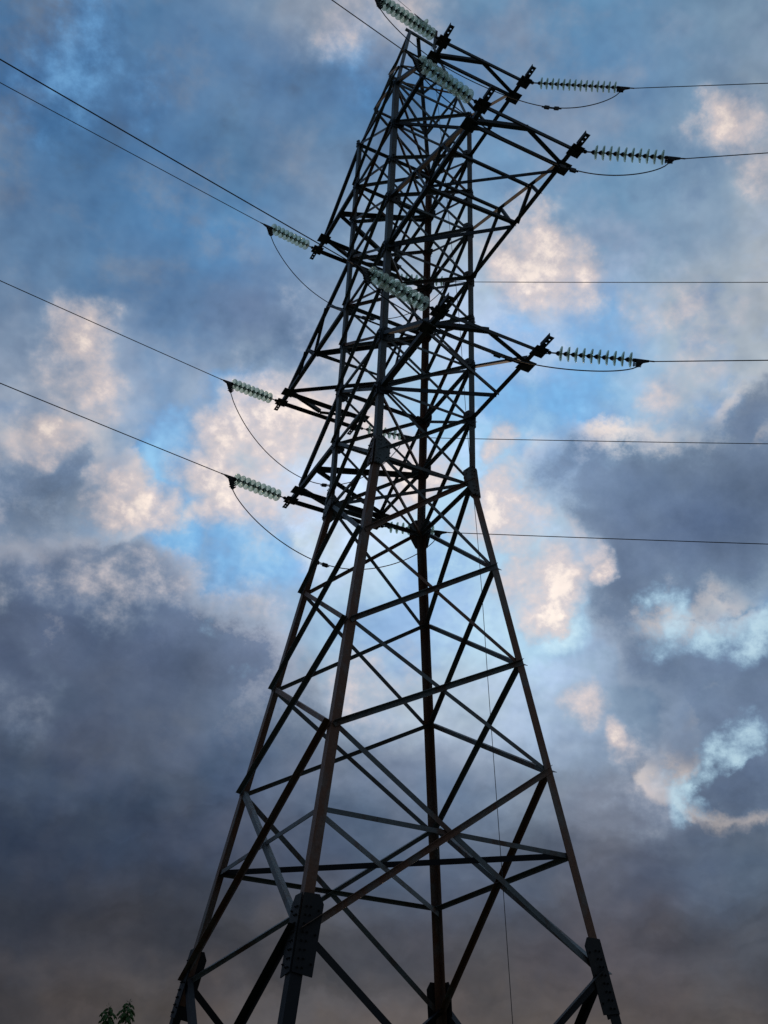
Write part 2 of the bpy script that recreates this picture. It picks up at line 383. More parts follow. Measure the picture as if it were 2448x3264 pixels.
# ------------------------------------------------------------------ sun (low, soft, behind thin cloud)
sd = bpy.data.lights.new("sun", 'SUN')
sd.energy = 0.6
sd.angle = math.radians(10)
sd.color = (1.0, 0.72, 0.5)
sun = bpy.data.objects.new("sun", sd)
sc.collection.objects.link(sun)
sdir = Vector((math.sin(SUN_AZ) * math.cos(SUN_EL), math.cos(SUN_AZ) * math.cos(SUN_EL), math.sin(SUN_EL)))
sun.rotation_euler = sdir.to_track_quat('Z', 'Y').to_euler()
sun.location = sdir * 50

# ------------------------------------------------------------------ materials
def material(name):
    m = bpy.data.materials.new(name)
    m.use_nodes = True
    return m, m.node_tree, m.node_tree.nodes['Principled BSDF']
def steel(name, base, rust, amount, rough=0.6, metal=0.25):
    m, t, b = material(name)
    tcn = t.nodes.new('ShaderNodeTexCoord')
    n1 = t.nodes.new('ShaderNodeTexNoise'); n1.inputs['Scale'].default_value = 2.3; n1.inputs['Detail'].default_value = 8; n1.inputs['Roughness'].default_value = 0.65
    mp = t.nodes.new('ShaderNodeMapping'); mp.inputs['Scale'].default_value = (1, 1, 0.35)
    t.links.new(tcn.outputs['Object'], mp.inputs[0]); t.links.new(mp.outputs[0], n1.inputs['Vector'])
    n1.inputs['Distortion'].default_value = 0.6
    r1 = t.nodes.new('ShaderNodeMapRange'); r1.inputs[1].default_value = 0.62 - amount * 0.3; r1.inputs[2].default_value = 0.72 - amount * 0.2
    t.links.new(n1.outputs['Fac'], r1.inputs[0])
    n2 = t.nodes.new('ShaderNodeTexNoise'); n2.inputs['Scale'].default_value = 26; n2.inputs['Detail'].default_value = 4
    t.links.new(tcn.outputs['Object'], n2.inputs['Vector'])
    mxn = t.nodes.new('ShaderNodeMix'); mxn.data_type = 'RGBA'
    t.links.new(r1.outputs[0], mxn.inputs[0]); mxn.inputs[6].default_value = (*base, 1); mxn.inputs[7].default_value = (*rust, 1)
    mr = t.nodes.new('ShaderNodeMapRange'); mr.inputs[3].default_value = 0.55; mr.inputs[4].default_value = 1.45
    t.links.new(n2.outputs['Fac'], mr.inputs[0])
    vmn = t.nodes.new('ShaderNodeVectorMath'); vmn.operation = 'SCALE'
    t.links.new(mxn.outputs[2], vmn.inputs[0]); t.links.new(mr.outputs[0], vmn.inputs['Scale'])
    t.links.new(vmn.outputs[0], b.inputs['Base Color'])
    b.inputs['Roughness'].default_value = rough
    b.inputs['Metallic'].default_value = metal
    return m
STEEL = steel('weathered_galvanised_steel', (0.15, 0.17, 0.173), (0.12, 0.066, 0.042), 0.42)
SHADED = steel('shade_darkened_arm_steel', (0.055, 0.062, 0.066), (0.06, 0.036, 0.026), 0.4)  # underside shade of the arms painted into the steel colour; gussets share it
RUSTY = steel('rusty_steel', (0.20, 0.195, 0.18), (0.20, 0.09, 0.05), 0.9)
DARK = steel('dark_painted_steel', (0.010, 0.010, 0.013), (0.022, 0.016, 0.013), 0.35, 0.7, 0.0)
FITTING = steel('dark_fitting_iron', (0.035, 0.035, 0.035), (0.05, 0.035, 0.028), 0.4)
WIRE = steel('dull_aluminium_wire', (0.06, 0.062, 0.065), (0.05, 0.05, 0.05), 0.3, 0.55, 0.4)
def glass_mat():
    m, t, b = material('greenish_toughened_glass')
    o = t.nodes['Material Output']
    b.inputs['Base Color'].default_value = (0.62, 0.72, 0.62, 1)
    b.inputs['Roughness'].default_value = 0.12
    b.inputs['IOR'].default_value = 1.5
    b.inputs['Transmission Weight'].default_value = 0.55
    tr = t.nodes.new('ShaderNodeBsdfTranslucent'); tr.inputs[0].default_value = (0.82, 0.90, 0.82, 1)
    tp = t.nodes.new('ShaderNodeBsdfTransparent'); tp.inputs[0].default_value = (0.86, 0.96, 0.90, 1)
    n = t.nodes.new('ShaderNodeTexNoise'); n.inputs['Scale'].default_value = 22; n.inputs['Detail'].default_value = 5
    tcn = t.nodes.new('ShaderNodeTexCoord'); t.links.new(tcn.outputs['Object'], n.inputs['Vector'])
    r = t.nodes.new('ShaderNodeMapRange'); r.inputs[3].default_value = 0.30; r.inputs[4].default_value = 0.70
    t.links.new(n.outputs['Fac'], r.inputs[0])
    m1 = t.nodes.new('ShaderNodeMixShader'); m2 = t.nodes.new('ShaderNodeMixShader')
    t.links.new(r.outputs[0], m1.inputs[0]); t.links.new(b.outputs[0], m1.inputs[1]); t.links.new(tr.outputs[0], m1.inputs[2])
    m2.inputs[0].default_value = 0.52
    t.links.new(m1.outputs[0], m2.inputs[1]); t.links.new(tp.outputs[0], m2.inputs[2])
    t.links.new(m2.outputs[0], o.inputs[0])
    return m
GLASS = glass_mat()
def simple_noise(name, a, b_, scale, rough=0.8):
    m, t, b = material(name)
    tcn = t.nodes.new('ShaderNodeTexCoord')
    n = t.nodes.new('ShaderNodeTexNoise'); n.inputs['Scale'].default_value = scale; n.inputs['Detail'].default_value = 6
    t.links.new(tcn.outputs['Object'], n.inputs['Vector'])
    mxn = t.nodes.new('ShaderNodeMix'); mxn.data_type = 'RGBA'
    t.links.new(n.outputs['Fac'], mxn.inputs[0]); mxn.inputs[6].default_value = (*a, 1); mxn.inputs[7].default_value = (*b_, 1)
    t.links.new(mxn.outputs[2], b.inputs['Base Color']); b.inputs['Roughness'].default_value = rough
    return m
LEAF = simple_noise('leaf_green', (0.06, 0.13, 0.03), (0.11, 0.19, 0.05), 9)
BARK = simple_noise('bark', (0.06, 0.045, 0.035), (0.13, 0.1, 0.08), 20)
GRASS = simple_noise('grass_ground', (0.03, 0.05, 0.018), (0.09, 0.09, 0.04), 0.35)

# ------------------------------------------------------------------ helpers
def link(name, bm, mat, parent=None, smooth=False):
    me = bpy.data.meshes.new(name)
    bm.normal_update()
    bm.to_mesh(me); bm.free()
    me.materials.append(mat)
    if smooth:
        for p in me.polygons: p.use_smooth = True
    o = bpy.data.objects.new(name, me)
    sc.collection.objects.link(o)
    if parent: o.parent = parent
    return o
def tag(o, label, cat, group=None):
    o['label'] = label; o['category'] = cat
    if group: o['group'] = group
def empty(name, loc=(0, 0, 0)):
    o = bpy.data.objects.new(name, None); o.location = loc
    o.empty_display_size = 0.3
    sc.collection.objects.link(o)
    return o
def prism(bm, P, Q, a, b, poly):
    """extrude polygon (coords along a,b) from P to Q"""
    v0 = [bm.verts.new(P + a * x + b * y) for x, y in poly]
    v1 = [bm.verts.new(Q + a * x + b * y) for x, y in poly]
    n = len(poly)
    fs = [bm.faces.new((v0[i], v0[(i + 1) % n], v1[(i + 1) % n], v1[i])) for i in range(n)]
    fs.append(bm.faces.new(v0[::-1])); fs.append(bm.faces.new(v1))
    bmesh.ops.recalc_face_normals(bm, faces=fs)
def angle(bm, P, Q, adir, bdir, w=0.063, t=0.008, shift=0.5, w2=None):
    """rolled steel angle: one flange along adir (centred by shift), other along bdir"""
    P, Q = Vector(P), Vector(Q)
    ax = (Q - P).normalized()
    b = Vector(bdir); b = (b - ax * b.dot(ax)).normalized()
    a = ax.cross(b)
    if a.dot(Vector(adir)) < 0: a = -a
    w2 = w2 or w
    s = -w * shift
    prism(bm, P, Q, a, b, [(s, 0), (s + w, 0), (s + w, t), (s + t, t), (s + t, w2), (s, w2)])
def plate(bm, pts, nrm, th):
    nrm = Vector(nrm).normalized() * th
    v0 = [bm.verts.new(Vector(p)) for p in pts]
    v1 = [bm.verts.new(Vector(p) + nrm) for p in pts]
    n = len(pts)
    fs = [bm.faces.new((v0[i], v0[(i + 1) % n], v1[(i + 1) % n], v1[i])) for i in range(n)]
    fs += [bm.faces.new(v0[::-1]), bm.faces.new(v1)]
    bmesh.ops.recalc_face_normals(bm, faces=fs)
def frame_of(d):
    d = d.normalized()
    u = Vector((0, 0, 1)) if abs(d.z) < 0.9 else Vector((1, 0, 0))
    a = d.cross(u).normalized()
    return a, d.cross(a).normalized()
def lathe(bm, P, d, prof, seg=20, closed=False):
    """prof = [(along, radius)]"""
    a, b = frame_of(d); d = d.normalized()
    rings = []
    for u, r in prof:
        if r < 1e-5:
            rings.append([bm.verts.new(P + d * u)])
        else:
            rings.append([bm.verts.new(P + d * u + (a * math.cos(2 * math.pi * k / seg) + b * math.sin(2 * math.pi * k / seg)) * r) for k in range(seg)])
    pairs = list(zip(rings[:-1], rings[1:]))
    if closed: pairs.append((rings[-1], rings[0]))
    fs = []
    for A, B in pairs:
        for k in range(seg):
            k2 = (k + 1) % seg
            if len(A) == 1 and len(B) == 1: continue
            if len(A) == 1: fs.append(bm.faces.new((A[0], B[k], B[k2])))
            elif len(B) == 1: fs.append(bm.faces.new((A[k], B[0], A[k2])))
            else: fs.append(bm.faces.new((A[k], B[k], B[k2], A[k2])))
    bmesh.ops.recalc_face_normals(bm, faces=fs)
def tube(bm, pts, r, seg=7):
    pts = [Vector(p) for p in pts]
    rad = r if isinstance(r, (list, tuple)) else [r] * len(pts)
    rings = []
    a = None
    for i, p in enumerate(pts):
        d = (pts[min(i + 1, len(pts) - 1)] - pts[max(i - 1, 0)]).normalized()
        if a is None: a, b = frame_of(d)
        else:
            a = (a - d * a.dot(d)).normalized(); b = d.cross(a)
        rings.append([bm.verts.new(p + (a * math.cos(2 * math.pi * k / seg) + b * math.sin(2 * math.pi * k / seg)) * rad[i]) for k in range(seg)])
    fs = []
    for A, B in zip(rings[:-1], rings[1:]):
        for k in range(seg):
            fs.append(bm.faces.new((A[k], B[k], B[(k + 1) % seg], A[(k + 1) % seg])))
    fs.append(bm.faces.new(rings[0][::-1])); fs.append(bm.faces.new(rings[-1]))
    bmesh.ops.recalc_face_normals(bm, faces=fs)
def bolt(bm, p, n, r=0.014, h=0.026):
    lathe(bm, Vector(p), Vector(n), [(0, 0), (0, r), (h * .6, r), (h * .6, r * .55), (h, r * .55), (h, 0)], 6)

# ------------------------------------------------------------------ ground
bm = bmesh.new()
GZ = -12.75
g = 60
S = 3000.0
def gh(x, y):
    d = math.hypot(x, y)
    return GZ + 0.15 * math.sin(x * 0.13) * math.cos(y * 0.11) - min(0.3, max(0, (d - 8) * 0.02))
xs = [math.copysign((abs(i) / 30.0) ** 3 * S, i) for i in range(-30, 31)]
vs = [[bm.verts.new((x, y, gh(x, y))) for x in xs] for y in xs]
for j in range(60):
    for i in range(60):
        bm.faces.new((vs[j][i], vs[j][i + 1], vs[j + 1][i + 1], vs[j + 1][i]))
ground = link('ground', bm, GRASS, smooth=True)
ground['kind'] = 'structure'

# ------------------------------------------------------------------ lattice tower
tower = empty('lattice_tower', (0, 0, GZ))
tag(tower, 'tall rusty grey steel lattice tower with three cross arms on each side', 'pylon')
TINV = Vector((0, 0, -GZ))       # the tower's parts are laid out about the leg bend; lift them out of the root's offset
def tpart(name, bm, mat, parent=None, smooth=False):
    o = link(name, bm, mat, None, smooth)
    o.parent = parent or tower
    if parent is None: o.location = TINV
    return o
SL = 0.147
def wc(z): return (1 - SL * z if z < 0 else 1.0) + 0.045
LZ = [-12.9, -8.58, -5.66, -3.80, -1.906, 0.0]
UZ = [0.0, 1.5, 2.85, 4.15, 5.33, 6.85, 8.1, 9.36, 10.9]
ZD = -6.96
ROT = [Matrix.Rotation(math.pi / 2 * k, 3, 'Z') for k in range(4)]    # k=0: near side
X, Y, Zv = Vector((1, 0, 0)), Vector((0, 1, 0)), Vector((0, 0, 1))

# legs: angle with its corner outward
for k in range(4):
    R = ROT[k]
    for nm, z0, z1, w, t, mat in (('stub_leg', -13.2, -8.45, 0.16, 0.016, DARK), ('lower_leg', -8.9, 0.02, 0.14, 0.013, RUSTY),
                                  ('upper_leg', -0.02, 10.98, 0.125, 0.011, STEEL if k != 2 else RUSTY)):
        bm = bmesh.new()
        c0, c1 = wc(z0), wc(z1)
        if nm == 'stub_leg': c0, c1 = c0 + 0.018, c1 + 0.018
        P, Q = R @ Vector((-c0, -c0, z0)), R @ Vector((-c1, -c1, z1))
        nseg = 1
        angle(bm, P, Q, R @ X, R @ Y, w, t, 0.0)
        tpart(nm, bm, mat)

def facept(k, side, z, inset, off):
    """point on face k; side -1: first leg, +1: next leg (counter-clockwise); off: outwards"""
    c = wc(z)
    return ROT[k] @ Vector((side * (c - inset), -c - off, z))
def face_n(k, lower):
    n = Vector((0, -1, SL if lower else 0)); n.normalize()
    return ROT[k] @ n
def brace(name, k, z0, s0, z1, s1, w, outer, lower, mat, ext=0.05, t=0.007):
    off = 0.012 if outer else -0.016
    P = facept(k, s0, z0, 0.075, off); Q = facept(k, s1, z1, 0.075, off)
    d = (Q - P).normalized()
    P = P - d * ext; Q = Q + d * ext
    n = face_n(k, lower) * (1 if outer else -1)
    bm = bmesh.new()
    up = Zv if abs(d.z) < 0.95 else ROT[k] @ X
    angle(bm, P, Q, -up, n, w, t)
    return tpart(name, bm, mat)
rnd = random.Random(3)
for k in range(4):
    for i in range(5):
        w = (0.105, 0.09, 0.08, 0.075, 0.072)[i]
        z0, z1 = LZ[i], LZ[i + 1]
        nm = 'stub_brace' if i == 0 else 'diagonal_brace'
        m1 = DARK if i == 0 else (RUSTY if rnd.random() < .3 else STEEL)
        m2 = DARK if i == 0 else (RUSTY if rnd.random() < .3 else STEEL)
        brace(nm, k, z0, -1, z1, 1, w, True, True, m1)
        brace(nm, k, z0, 1, z1, -1, w * .95, False, True, m2)
    for i in range(8):
        z0, z1 = UZ[i], UZ[i + 1]
        brace('lattice_brace', k, z0, -1, z1, 1, 0.063, True, False, RUSTY if rnd.random() < .15 else STEEL, 0.04, 0.006)
        brace('lattice_brace', k, z0, 1, z1, -1, 0.063, False, False, RUSTY if rnd.random() < .15 else STEEL, 0.04, 0.006)
    # level struts
    for z in (ZD, 0.0, 1.5, 2.85, 5.33, 6.85, 9.36, 10.9):
        if k in (1, 3) and z in (2.85, 10.9): pass
        low = z < 0
        off = -0.03
        P = facept(k, -1, z - (0 if z != 0 else .05), 0.06, off); Q = facept(k, 1, z - (0 if z != 0 else .05), 0.06, off)
        bm = bmesh.new()
        angle(bm, P, Q, -Zv, -face_n(k, low), 0.075 if low else 0.065, 0.007)
        tpart('level_strut', bm, STEEL)
# plan bracing (horizontal diagonals)
def planbrace(z, a, b, w=0.063, mat=STEEL, dz=0.0):
    c = wc(z) - 0.07
    bm = bmesh.new()
    P, Q = Vector((a[0] * c, a[1] * c, z + dz)), Vector((b[0] * c, b[1] * c, z + dz))
    d = (Q - P).normalized()
    angle(bm, P, Q, Zv.cross(d), -Zv, w, 0.007)
    tpart('plan_brace', bm, mat)
planbrace(ZD, (-1, -1), (1, 1), 0.09, STEEL, -0.05)
planbrace(ZD, (-1, 1), (1, -1), 0.09, DARK, 0.05)
for z, both in ((0.0, True), (1.5, False), (5.33, False), (9.36, False), (10.9, False)):
    planbrace(z, (-1, -1), (1, 1), 0.063, RUSTY, -0.07)
    if both: planbrace(z, (-1, 1), (1, -1), 0.075, STEEL, 0.02)

# gussets and splices with their bolts
def leg_plates(name, k_leg, zc, poly, mat, th=0.012, boltgrid=None, off=0.002):
    """plates on both faces that meet at leg k_leg; poly = [(inward, dz)]"""
    bm = bmesh.new(); bb = bm
    for face, side in ((k_leg, -1), ((k_leg - 1) % 4, 1)):
        pts = []
        for x, dz in poly:
            z = zc + dz; c = wc(z)
            pts.append(ROT[face] @ Vector((side * (c - x), -c - off, z)))
        n = face_n(face, zc < -0.5)
        plate(bm, pts, n, th)
        for x, dz in (boltgrid or []):
            z = zc + dz; c = wc(z)
            bolt(bb, ROT[face] @ Vector((side * (c - x), -c - off - th - 0.001, z)), n)
    o = tpart(name, bm, mat)
    return o
for k in range(4):
    leg_plates('splice_plate', k, -8.72, [(-0.012, -0.36), (0.26, -0.40), (0.275, 0.48), (0.20, 0.60), (-0.012, 0.60)], DARK, 0.014,
               [(x, z * 0.105 - 0.30) for x in (0.05, 0.11) for z in range(8)] + [(0.22, -0.25), (0.22, 0.1), (.22, .4)], 0.022)
    leg_plates('splice_plate', k, 0.0, [(-0.008, -0.32), (0.15, -0.32), (0.28, -0.12), (0.28, 0.17), (0.14, 0.32), (-0.008, 0.32)], STEEL, 0.012,
               [(x, z * 0.09 - 0.3) for x in (0.04, 0.09) for z in range(8)] + [(0.22, -.12), (.27, .0), (.22, .12), (.2, .22)], 0.024)
    for z in UZ[1:]:
        big = z in (1.5, 2.85, 5.33, 6.85, 9.36)
        s = 0.27 if big else 0.17
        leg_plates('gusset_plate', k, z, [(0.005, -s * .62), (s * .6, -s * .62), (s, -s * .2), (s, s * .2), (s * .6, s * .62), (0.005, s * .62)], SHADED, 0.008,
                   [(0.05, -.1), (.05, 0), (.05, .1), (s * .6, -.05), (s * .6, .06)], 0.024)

# cross arms
def cross_arm(R, zb, zt, yi, yo, long):
    """one box arm pointing along -Y before rotation R; x = -1.02 and +1.02 chords"""
    V = lambda x, y, z: R @ Vector((x, y, z))
    D = lambda v: R @ v
    c = wc(zb)
    xt = 1.02
    bm = bmesh.new()
    for s in (-1, 1):
        angle(bm, V(s * (c - .02), -c + .05, zb), V(s * xt, -yo - 0.06, zb), D(-s * X), Zv, 0.09, 0.009, 0.0)
        angle(bm, V(s * (c - .02), -c + .05, zt), V(s * xt, -yi - 0.02, zb + 0.10), D(-s * X), Zv, 0.08, 0.008, 0.0)
    for y, w in ((-yi, 0.085), (-yo, 0.075)):
        angle(bm, V(-xt + .03, y, zb - 0.006), V(xt - .03, y, zb - 0.006), D(Y), -Zv, w)
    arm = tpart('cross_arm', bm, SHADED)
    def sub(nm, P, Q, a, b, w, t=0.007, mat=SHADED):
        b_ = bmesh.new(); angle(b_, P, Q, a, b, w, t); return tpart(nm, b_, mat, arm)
    ym = -yo + .05
    sub('tip_brace', V(-xt + .05, -yi - .04, zb + .012), V(0, ym, zb + .012), D(X), Zv, 0.085)
    sub('tip_brace', V(xt - .05, -yi - .04, zb + .022), V(0, ym, zb + .022), D(X), Zv, 0.085)
    for s in (-1, 1):
        for y, e in ((-yi, 0.14), (-yo, 0.13)):
            b_ = bmesh.new()
            plate(b_, [V(s * xt + dx, y + dy, zb - 0.022) for dx, dy in ((-e, -e), (e, -e), (e, e), (-e, e))], -Zv, 0.012)
            for dx in (-.08, .08):
                for dy in (-.08, .08):
                    bolt(b_, V(s * xt + dx, y + dy, zb - 0.034), -Zv, 0.015, 0.03)
            tpart('tip_plate', b_, FITTING, arm)
        # end lug beyond the outer plate, with two holes (built as a narrow two-flange piece)
        b_ = bmesh.new()
        y0, y1 = -yo - 0.10, -yo - 0.40
        x0 = s * xt - 0.045
        for (ya, yb, xa, xb) in ((y0, y0 - .10, 0, .1), (y0 - .10, y0 - .13, 0, .035), (y0 - .10, y0 - .13, .065, .1), (y0 - .13, y0 - .2, 0, .1),
                                 (y0 - .2, y0 - .23, 0, .035), (y0 - .2, y0 - .23, .065, .1), (y0 - .23, y1, 0, .1)):
            plate(b_, [V(x0 + xa, ya, zb), V(x0 + xb, ya, zb), V(x0 + xb, yb, zb), V(x0 + xa, yb, zb)], Zv, 0.009)
        plate(b_, [V(x0, y0, zb + .009), V(x0, y1, zb + .009), V(x0, y1, zb + .08), V(x0, y0, zb + .08)], D(X), 0.009)
        tpart('end_lug', b_, FITTING, arm)
    # plan bracing of the bottom
    def low(s, t): return V(s * (xt - .03), -c - (yi - c) * t, zb - 0.012)
    def upp(s, t): return V(s * (xt - .02), -c - (yi - c) * t, zt + (zb + 0.1 - zt) * t)
    if long:
        sub('arm_brace', V(-c + .05, -c, zb - .014), low(1, .5), D(Y), -Zv, 0.095)
        sub('arm_brace', low(1, .52), low(-1, .5), D(Y), Zv, 0.07)
        sub('arm_brace', low(-1, .52), low(1, .97), D(Y), -Zv, 0.07)
        for s in (-1, 1):
            n = D(s * X)
            for p, q in ((low(s, .02), upp(s, .34)), (upp(s, .36), low(s, .5)), (low(s, .53), upp(s, .68)), (upp(s, .70), low(s, .78))):
                sub('arm_brace', p, q, D(Y), n, 0.06, 0.006)
        for t in (.34, .68):
            sub('arm_brace', upp(-1, t), upp(1, t), D(Y), Zv, 0.055, 0.006)
    else:
        sub('arm_brace', V(-c + .05, -c, zb - .014), low(1, .47), D(Y), -Zv, 0.095)
        sub('arm_brace', low(1, .5), low(-1, .95), D(Y), -Zv, 0.07)
    return arm
ZB = {1: 9.36, 2: 5.33, 3: 1.5}
ZT = {1: 10.9, 2: 6.85, 3: 2.85}
YI = {1: 2.90, 2: 4.39, 3: 2.90}
YO = {1: 3.33, 2: 4.83, 3: 3.33}
for a in (1, 2, 3):
    for k in (0, 2):
        cross_arm(ROT[k], ZB[a], ZT[a], YI[a], YO[a], a == 2)

# peak for the earth wire
AP1, AP2 = Vector((-0.25, 0, 15.0)), Vector((0.5, 0, 14.85))
bm = bmesh.new()
foot = [Vector((-1, -1, 10.9)), Vector((1, -1, 10.9)), Vector((1, 1, 10.9)), Vector((-1, 1, 10.9))]
apx = [AP1, AP2, Vector((0.08, 0.03, 14.95)), AP1]
for i in range(4):
    sx, sy = foot[i].x, foot[i].y
    angle(bm, foot[i], apx[i] + Vector((0, sy * 0.03, 0)), Vector((-sx, 0, 0)), Vector((0, -sy, 0)), 0.075, 0.008, 0.0)
angle(bm, AP1 - X * .1, AP2 + X * .1, Y, -Zv, 0.09, 0.009)
peak = tpart('earth_wire_peak', bm, STEEL)
def pk(i, t): return foot[i].lerp(apx[i], t)
def psub(p, q, w=0.05):
    b_ = bmesh.new()
    d = (q - p).normalized(); m = ((p + q) / 2); n = Vector((m.x, m.y, 0)).normalized()
    angle(b_, p, q, Zv, n, w, 0.006)
    tpart('peak_brace', b_, STEEL, peak)
for i in range(4):
    j = (i + 1) % 4
    psub(pk(i, .6), pk(j, .6), 0.055)
    psub(pk(i, .3), pk(j, .3))
    if i % 2 == 0:
        psub(pk(i, .02), pk(j, .3)); psub(pk(i, .3), pk(j, .6))
    else:
        psub(pk(j, .02), pk(i, .3)); psub(pk(j, .3), pk(i, .6))

# ------------------------------------------------------------------ insulator strings
THR, THL = -0.55, -0.30
ARMNAME = {1: 'top', 2: 'middle', 3: 'bottom'}
STR = {  # (arm, side, sx): (string slope, wire slope, discs)
 (1, 1, 1): (-0.177, -0.022, 14), (2, 1, 1): (-0.186, 0.040, 10), (3, 1, 1): (-0.157, -0.022, 10),
 (1, -1, 1): (-0.133, -0.054, 9), (2, -1, 1): (-0.244, -0.053, 7), (3, -1, 1): (-0.128, -0.061, 8),
 (1, 1, -1): (-0.334, -0.29, 12), (2, 1, -1): (-0.245, -0.245, 10), (3, 1, -1): (-0.164, -0.154, 10),
 (1, -1, -1): (-0.249, -0.188, 9), (2, -1, -1): (-0.206, -0.143, 9), (3, -1, -1): (-0.133, -0.113, 9)}
PITCH = 0.135
def disc_profile(k=1.0):
    # thin glass shell: outer skin then ribbed underside
    return [(0.046, 0.040), (0.052, 0.060), (0.060, 0.088), (0.068, 0.114 * k), (0.078, 0.130 * k), (0.090, 0.135 * k), (0.102, 0.133 * k), (0.104, 0.126 * k),
            (0.090, 0.120 * k), (0.098, 0.108), (0.082, 0.100), (0.098, 0.084), (0.076, 0.074), (0.090, 0.058), (0.070, 0.046), (0.066, 0.036), (0.050, 0.034)]
bm = bmesh.new(); lathe(bm, Vector(), X, disc_profile(), 28, True)
proto_disc = link('glass_disc', bm, GLASS, smooth=True)
bm = bmesh.new(); lathe(bm, Vector(), X, [(-.012, 0), (-.012, .018), (0, .022), (.012, .036), (.045, .046), (.056, .045), (.058, .030), (.075, .022), (.078, .012), (.132, .011), (.132, 0)], 14)
proto_cap = link('metal_cap', bm, FITTING, proto_disc, True)
first_disc = [True]
def copy_disc(parent, x, scale):
    if first_disc[0]:
        d, c = proto_disc, proto_cap; first_disc[0] = False
    else:
        d = proto_disc.copy(); sc.collection.objects.link(d)
        c = proto_cap.copy(); sc.collection.objects.link(c); c.parent = d
    d.parent = parent; d.location = (x, 0, 0); d.scale = (scale, scale, scale)
    d.rotation_euler = (random.uniform(0, 6), random.uniform(-.02, .02), random.uniform(-.02, .02))
    return d
def attach(k): return Vector((k[2] * 1.02, -k[1] * YO[k[0]], ZB[k[0]] - 0.03))
def wdir_of(k, s):
    th = THR if k[2] > 0 else THL
    return Vector((math.cos(th) * k[2], math.sin(th), s)).normalized()
def insulator_string(P, d, n, scale, label, clamp=True):
    root = empty('insulator_string', P)
    side = d.cross(Zv).normalized(); up = side.cross(d)
    root.matrix_world = Matrix(((d.x, side.x, up.x, P.x), (d.y, side.y, up.y, P.y), (d.z, side.z, up.z, P.z), (0, 0, 0, 1)))
    tag(root, label, 'insulator', 'glass insulator strings on the tower')
    b_ = bmesh.new()
    # shackle, eye and link
    ring = [Vector((0.10 + 0.06 * math.cos(t * math.pi / 6), 0, 0.032 * math.sin(t * math.pi / 6))) for t in range(13)]
    tube(b_, [Vector((0.03, .0, 0.03)), Vector((0.0, 0, 0.0)), Vector((0.03, 0, -0.03))], 0.013, 6)
    tube(b_, ring, 0.012, 6)
    lathe(b_, Vector((0.15, 0, 0)), X, [(0, 0), (0, .026), (.03, .04), (.06, .026), (.065, .014), (.16, .014), (.16, .024), (.2, .02), (.2, 0)], 10)
    link('shackle', b_, FITTING, root, False)
    x0 = 0.30
    for i in range(n):
        copy_disc(root, x0 + i * PITCH * scale, scale)
    end = x0 + n * PITCH * scale
    if clamp:
        b_ = bmesh.new()
        lathe(b_, Vector((end - .02, 0, 0)), X, [(0, 0), (0, .03), (.05, .035), (.10, .02), (.10, 0)], 10)
        tl = 0.15 if d.x > 0 else 0.27
        plate(b_, [(end + .04, -.018, .028), (end + .27, -.018, .016), (end + .27, -.018, -.004), (end + .17, -.018, -.04), (end + .10, -.018, -tl + .01), (end + .045, -.018, -tl), (end + .05, -.018, -.07)], Y, 0.036)
        nb = 3 if d.x > 0 else 4
        for q in range(nb):
            z = -.05 - q * (tl - .06) / nb
            xx = end + .04
            tube(b_, [Vector((xx - .045, .016, z)), Vector((xx + .10, .016, z - .018))], 0.009, 6)
            tube(b_, [Vector((xx - .045, -.016, z)), Vector((xx + .10, -.016, z - .018))], 0.009, 6)
            plate(b_, [(xx - .034, -.036, z + .012), (xx - .022, -.036, z + .012), (xx - .022, -.036, z - .012), (xx - .034, -.036, z - .012)], Y, 0.072)
        link('tension_clamp', b_, FITTING, root)
        b_ = bmesh.new()
        tube(b_, [Vector((end + .22, 0, .008)), Vector((end + .36, 0, .008))], 0.013, 8)
        link('clamp_sleeve', b_, FITTING, root)
    return root, end
SIDE = {1: 'near', -1: 'far'}
def slabel(k):
    what = {1: 'right', -1: 'left'}
    a, s, x = k
    armn = ARMNAME[a]
    if s == 1: arm = 'near-side %s arm' % armn
    else: arm = 'far-side %s arm' % armn
    extra = {(1, 1, 1): 'longest pale glass insulator string', (1, 1, -1): 'greenish glass insulator string at the photo top edge,',
             (3, 1, -1): 'big greenish glass insulator string before the tower body,'}.get(k, 'glass insulator string')
    return '%s pulling %s from the %s' % (extra, what[x], arm)
ENDS = {}
for k, (s, ws, n) in STR.items():
    d = wdir_of(k, s)
    P = attach(k)
    scale = 0.905 if n == 14 else 1.0
    root, end = insulator_string(P, d, n, scale, slabel(k))
    side = d.cross(Zv).normalized(); up = side.cross(d)
    ENDS[k] = (P + d * (end + .34) + up * .008, P + d * (end + .07) - up * (.15 if k[2] > 0 else .27), d)
# line wires
def wlabel(k):
    a, s, x = k
    return 'dark line wire running to the %s from the %s %s arm' % ('right' if x > 0 else 'left', 'near-side' if s == 1 else 'far-side', ARMNAME[a])
for k, (s, ws, n) in STR.items():
    e = ENDS[k][0]
    d = wdir_of(k, ws); h = Vector((d.x, d.y, 0)).length
    pts = []
    L = 170.0 if k[2] > 0 else 170.0
    for i in range(61):
        t = L * (i / 60.0) ** 1.7
        dxy = Vector((d.x, d.y, 0)).normalized()
        pts.append(e + dxy * t + Zv * ((d.z / h) * t + 0.0006 * t * t))
    bm = bmesh.new(); tube(bm, pts, 0.0095, 6)
    w = link('line_wire', bm, WIRE, smooth=True)
    tag(w, wlabel(k), 'power line', 'line wires leaving the tower')
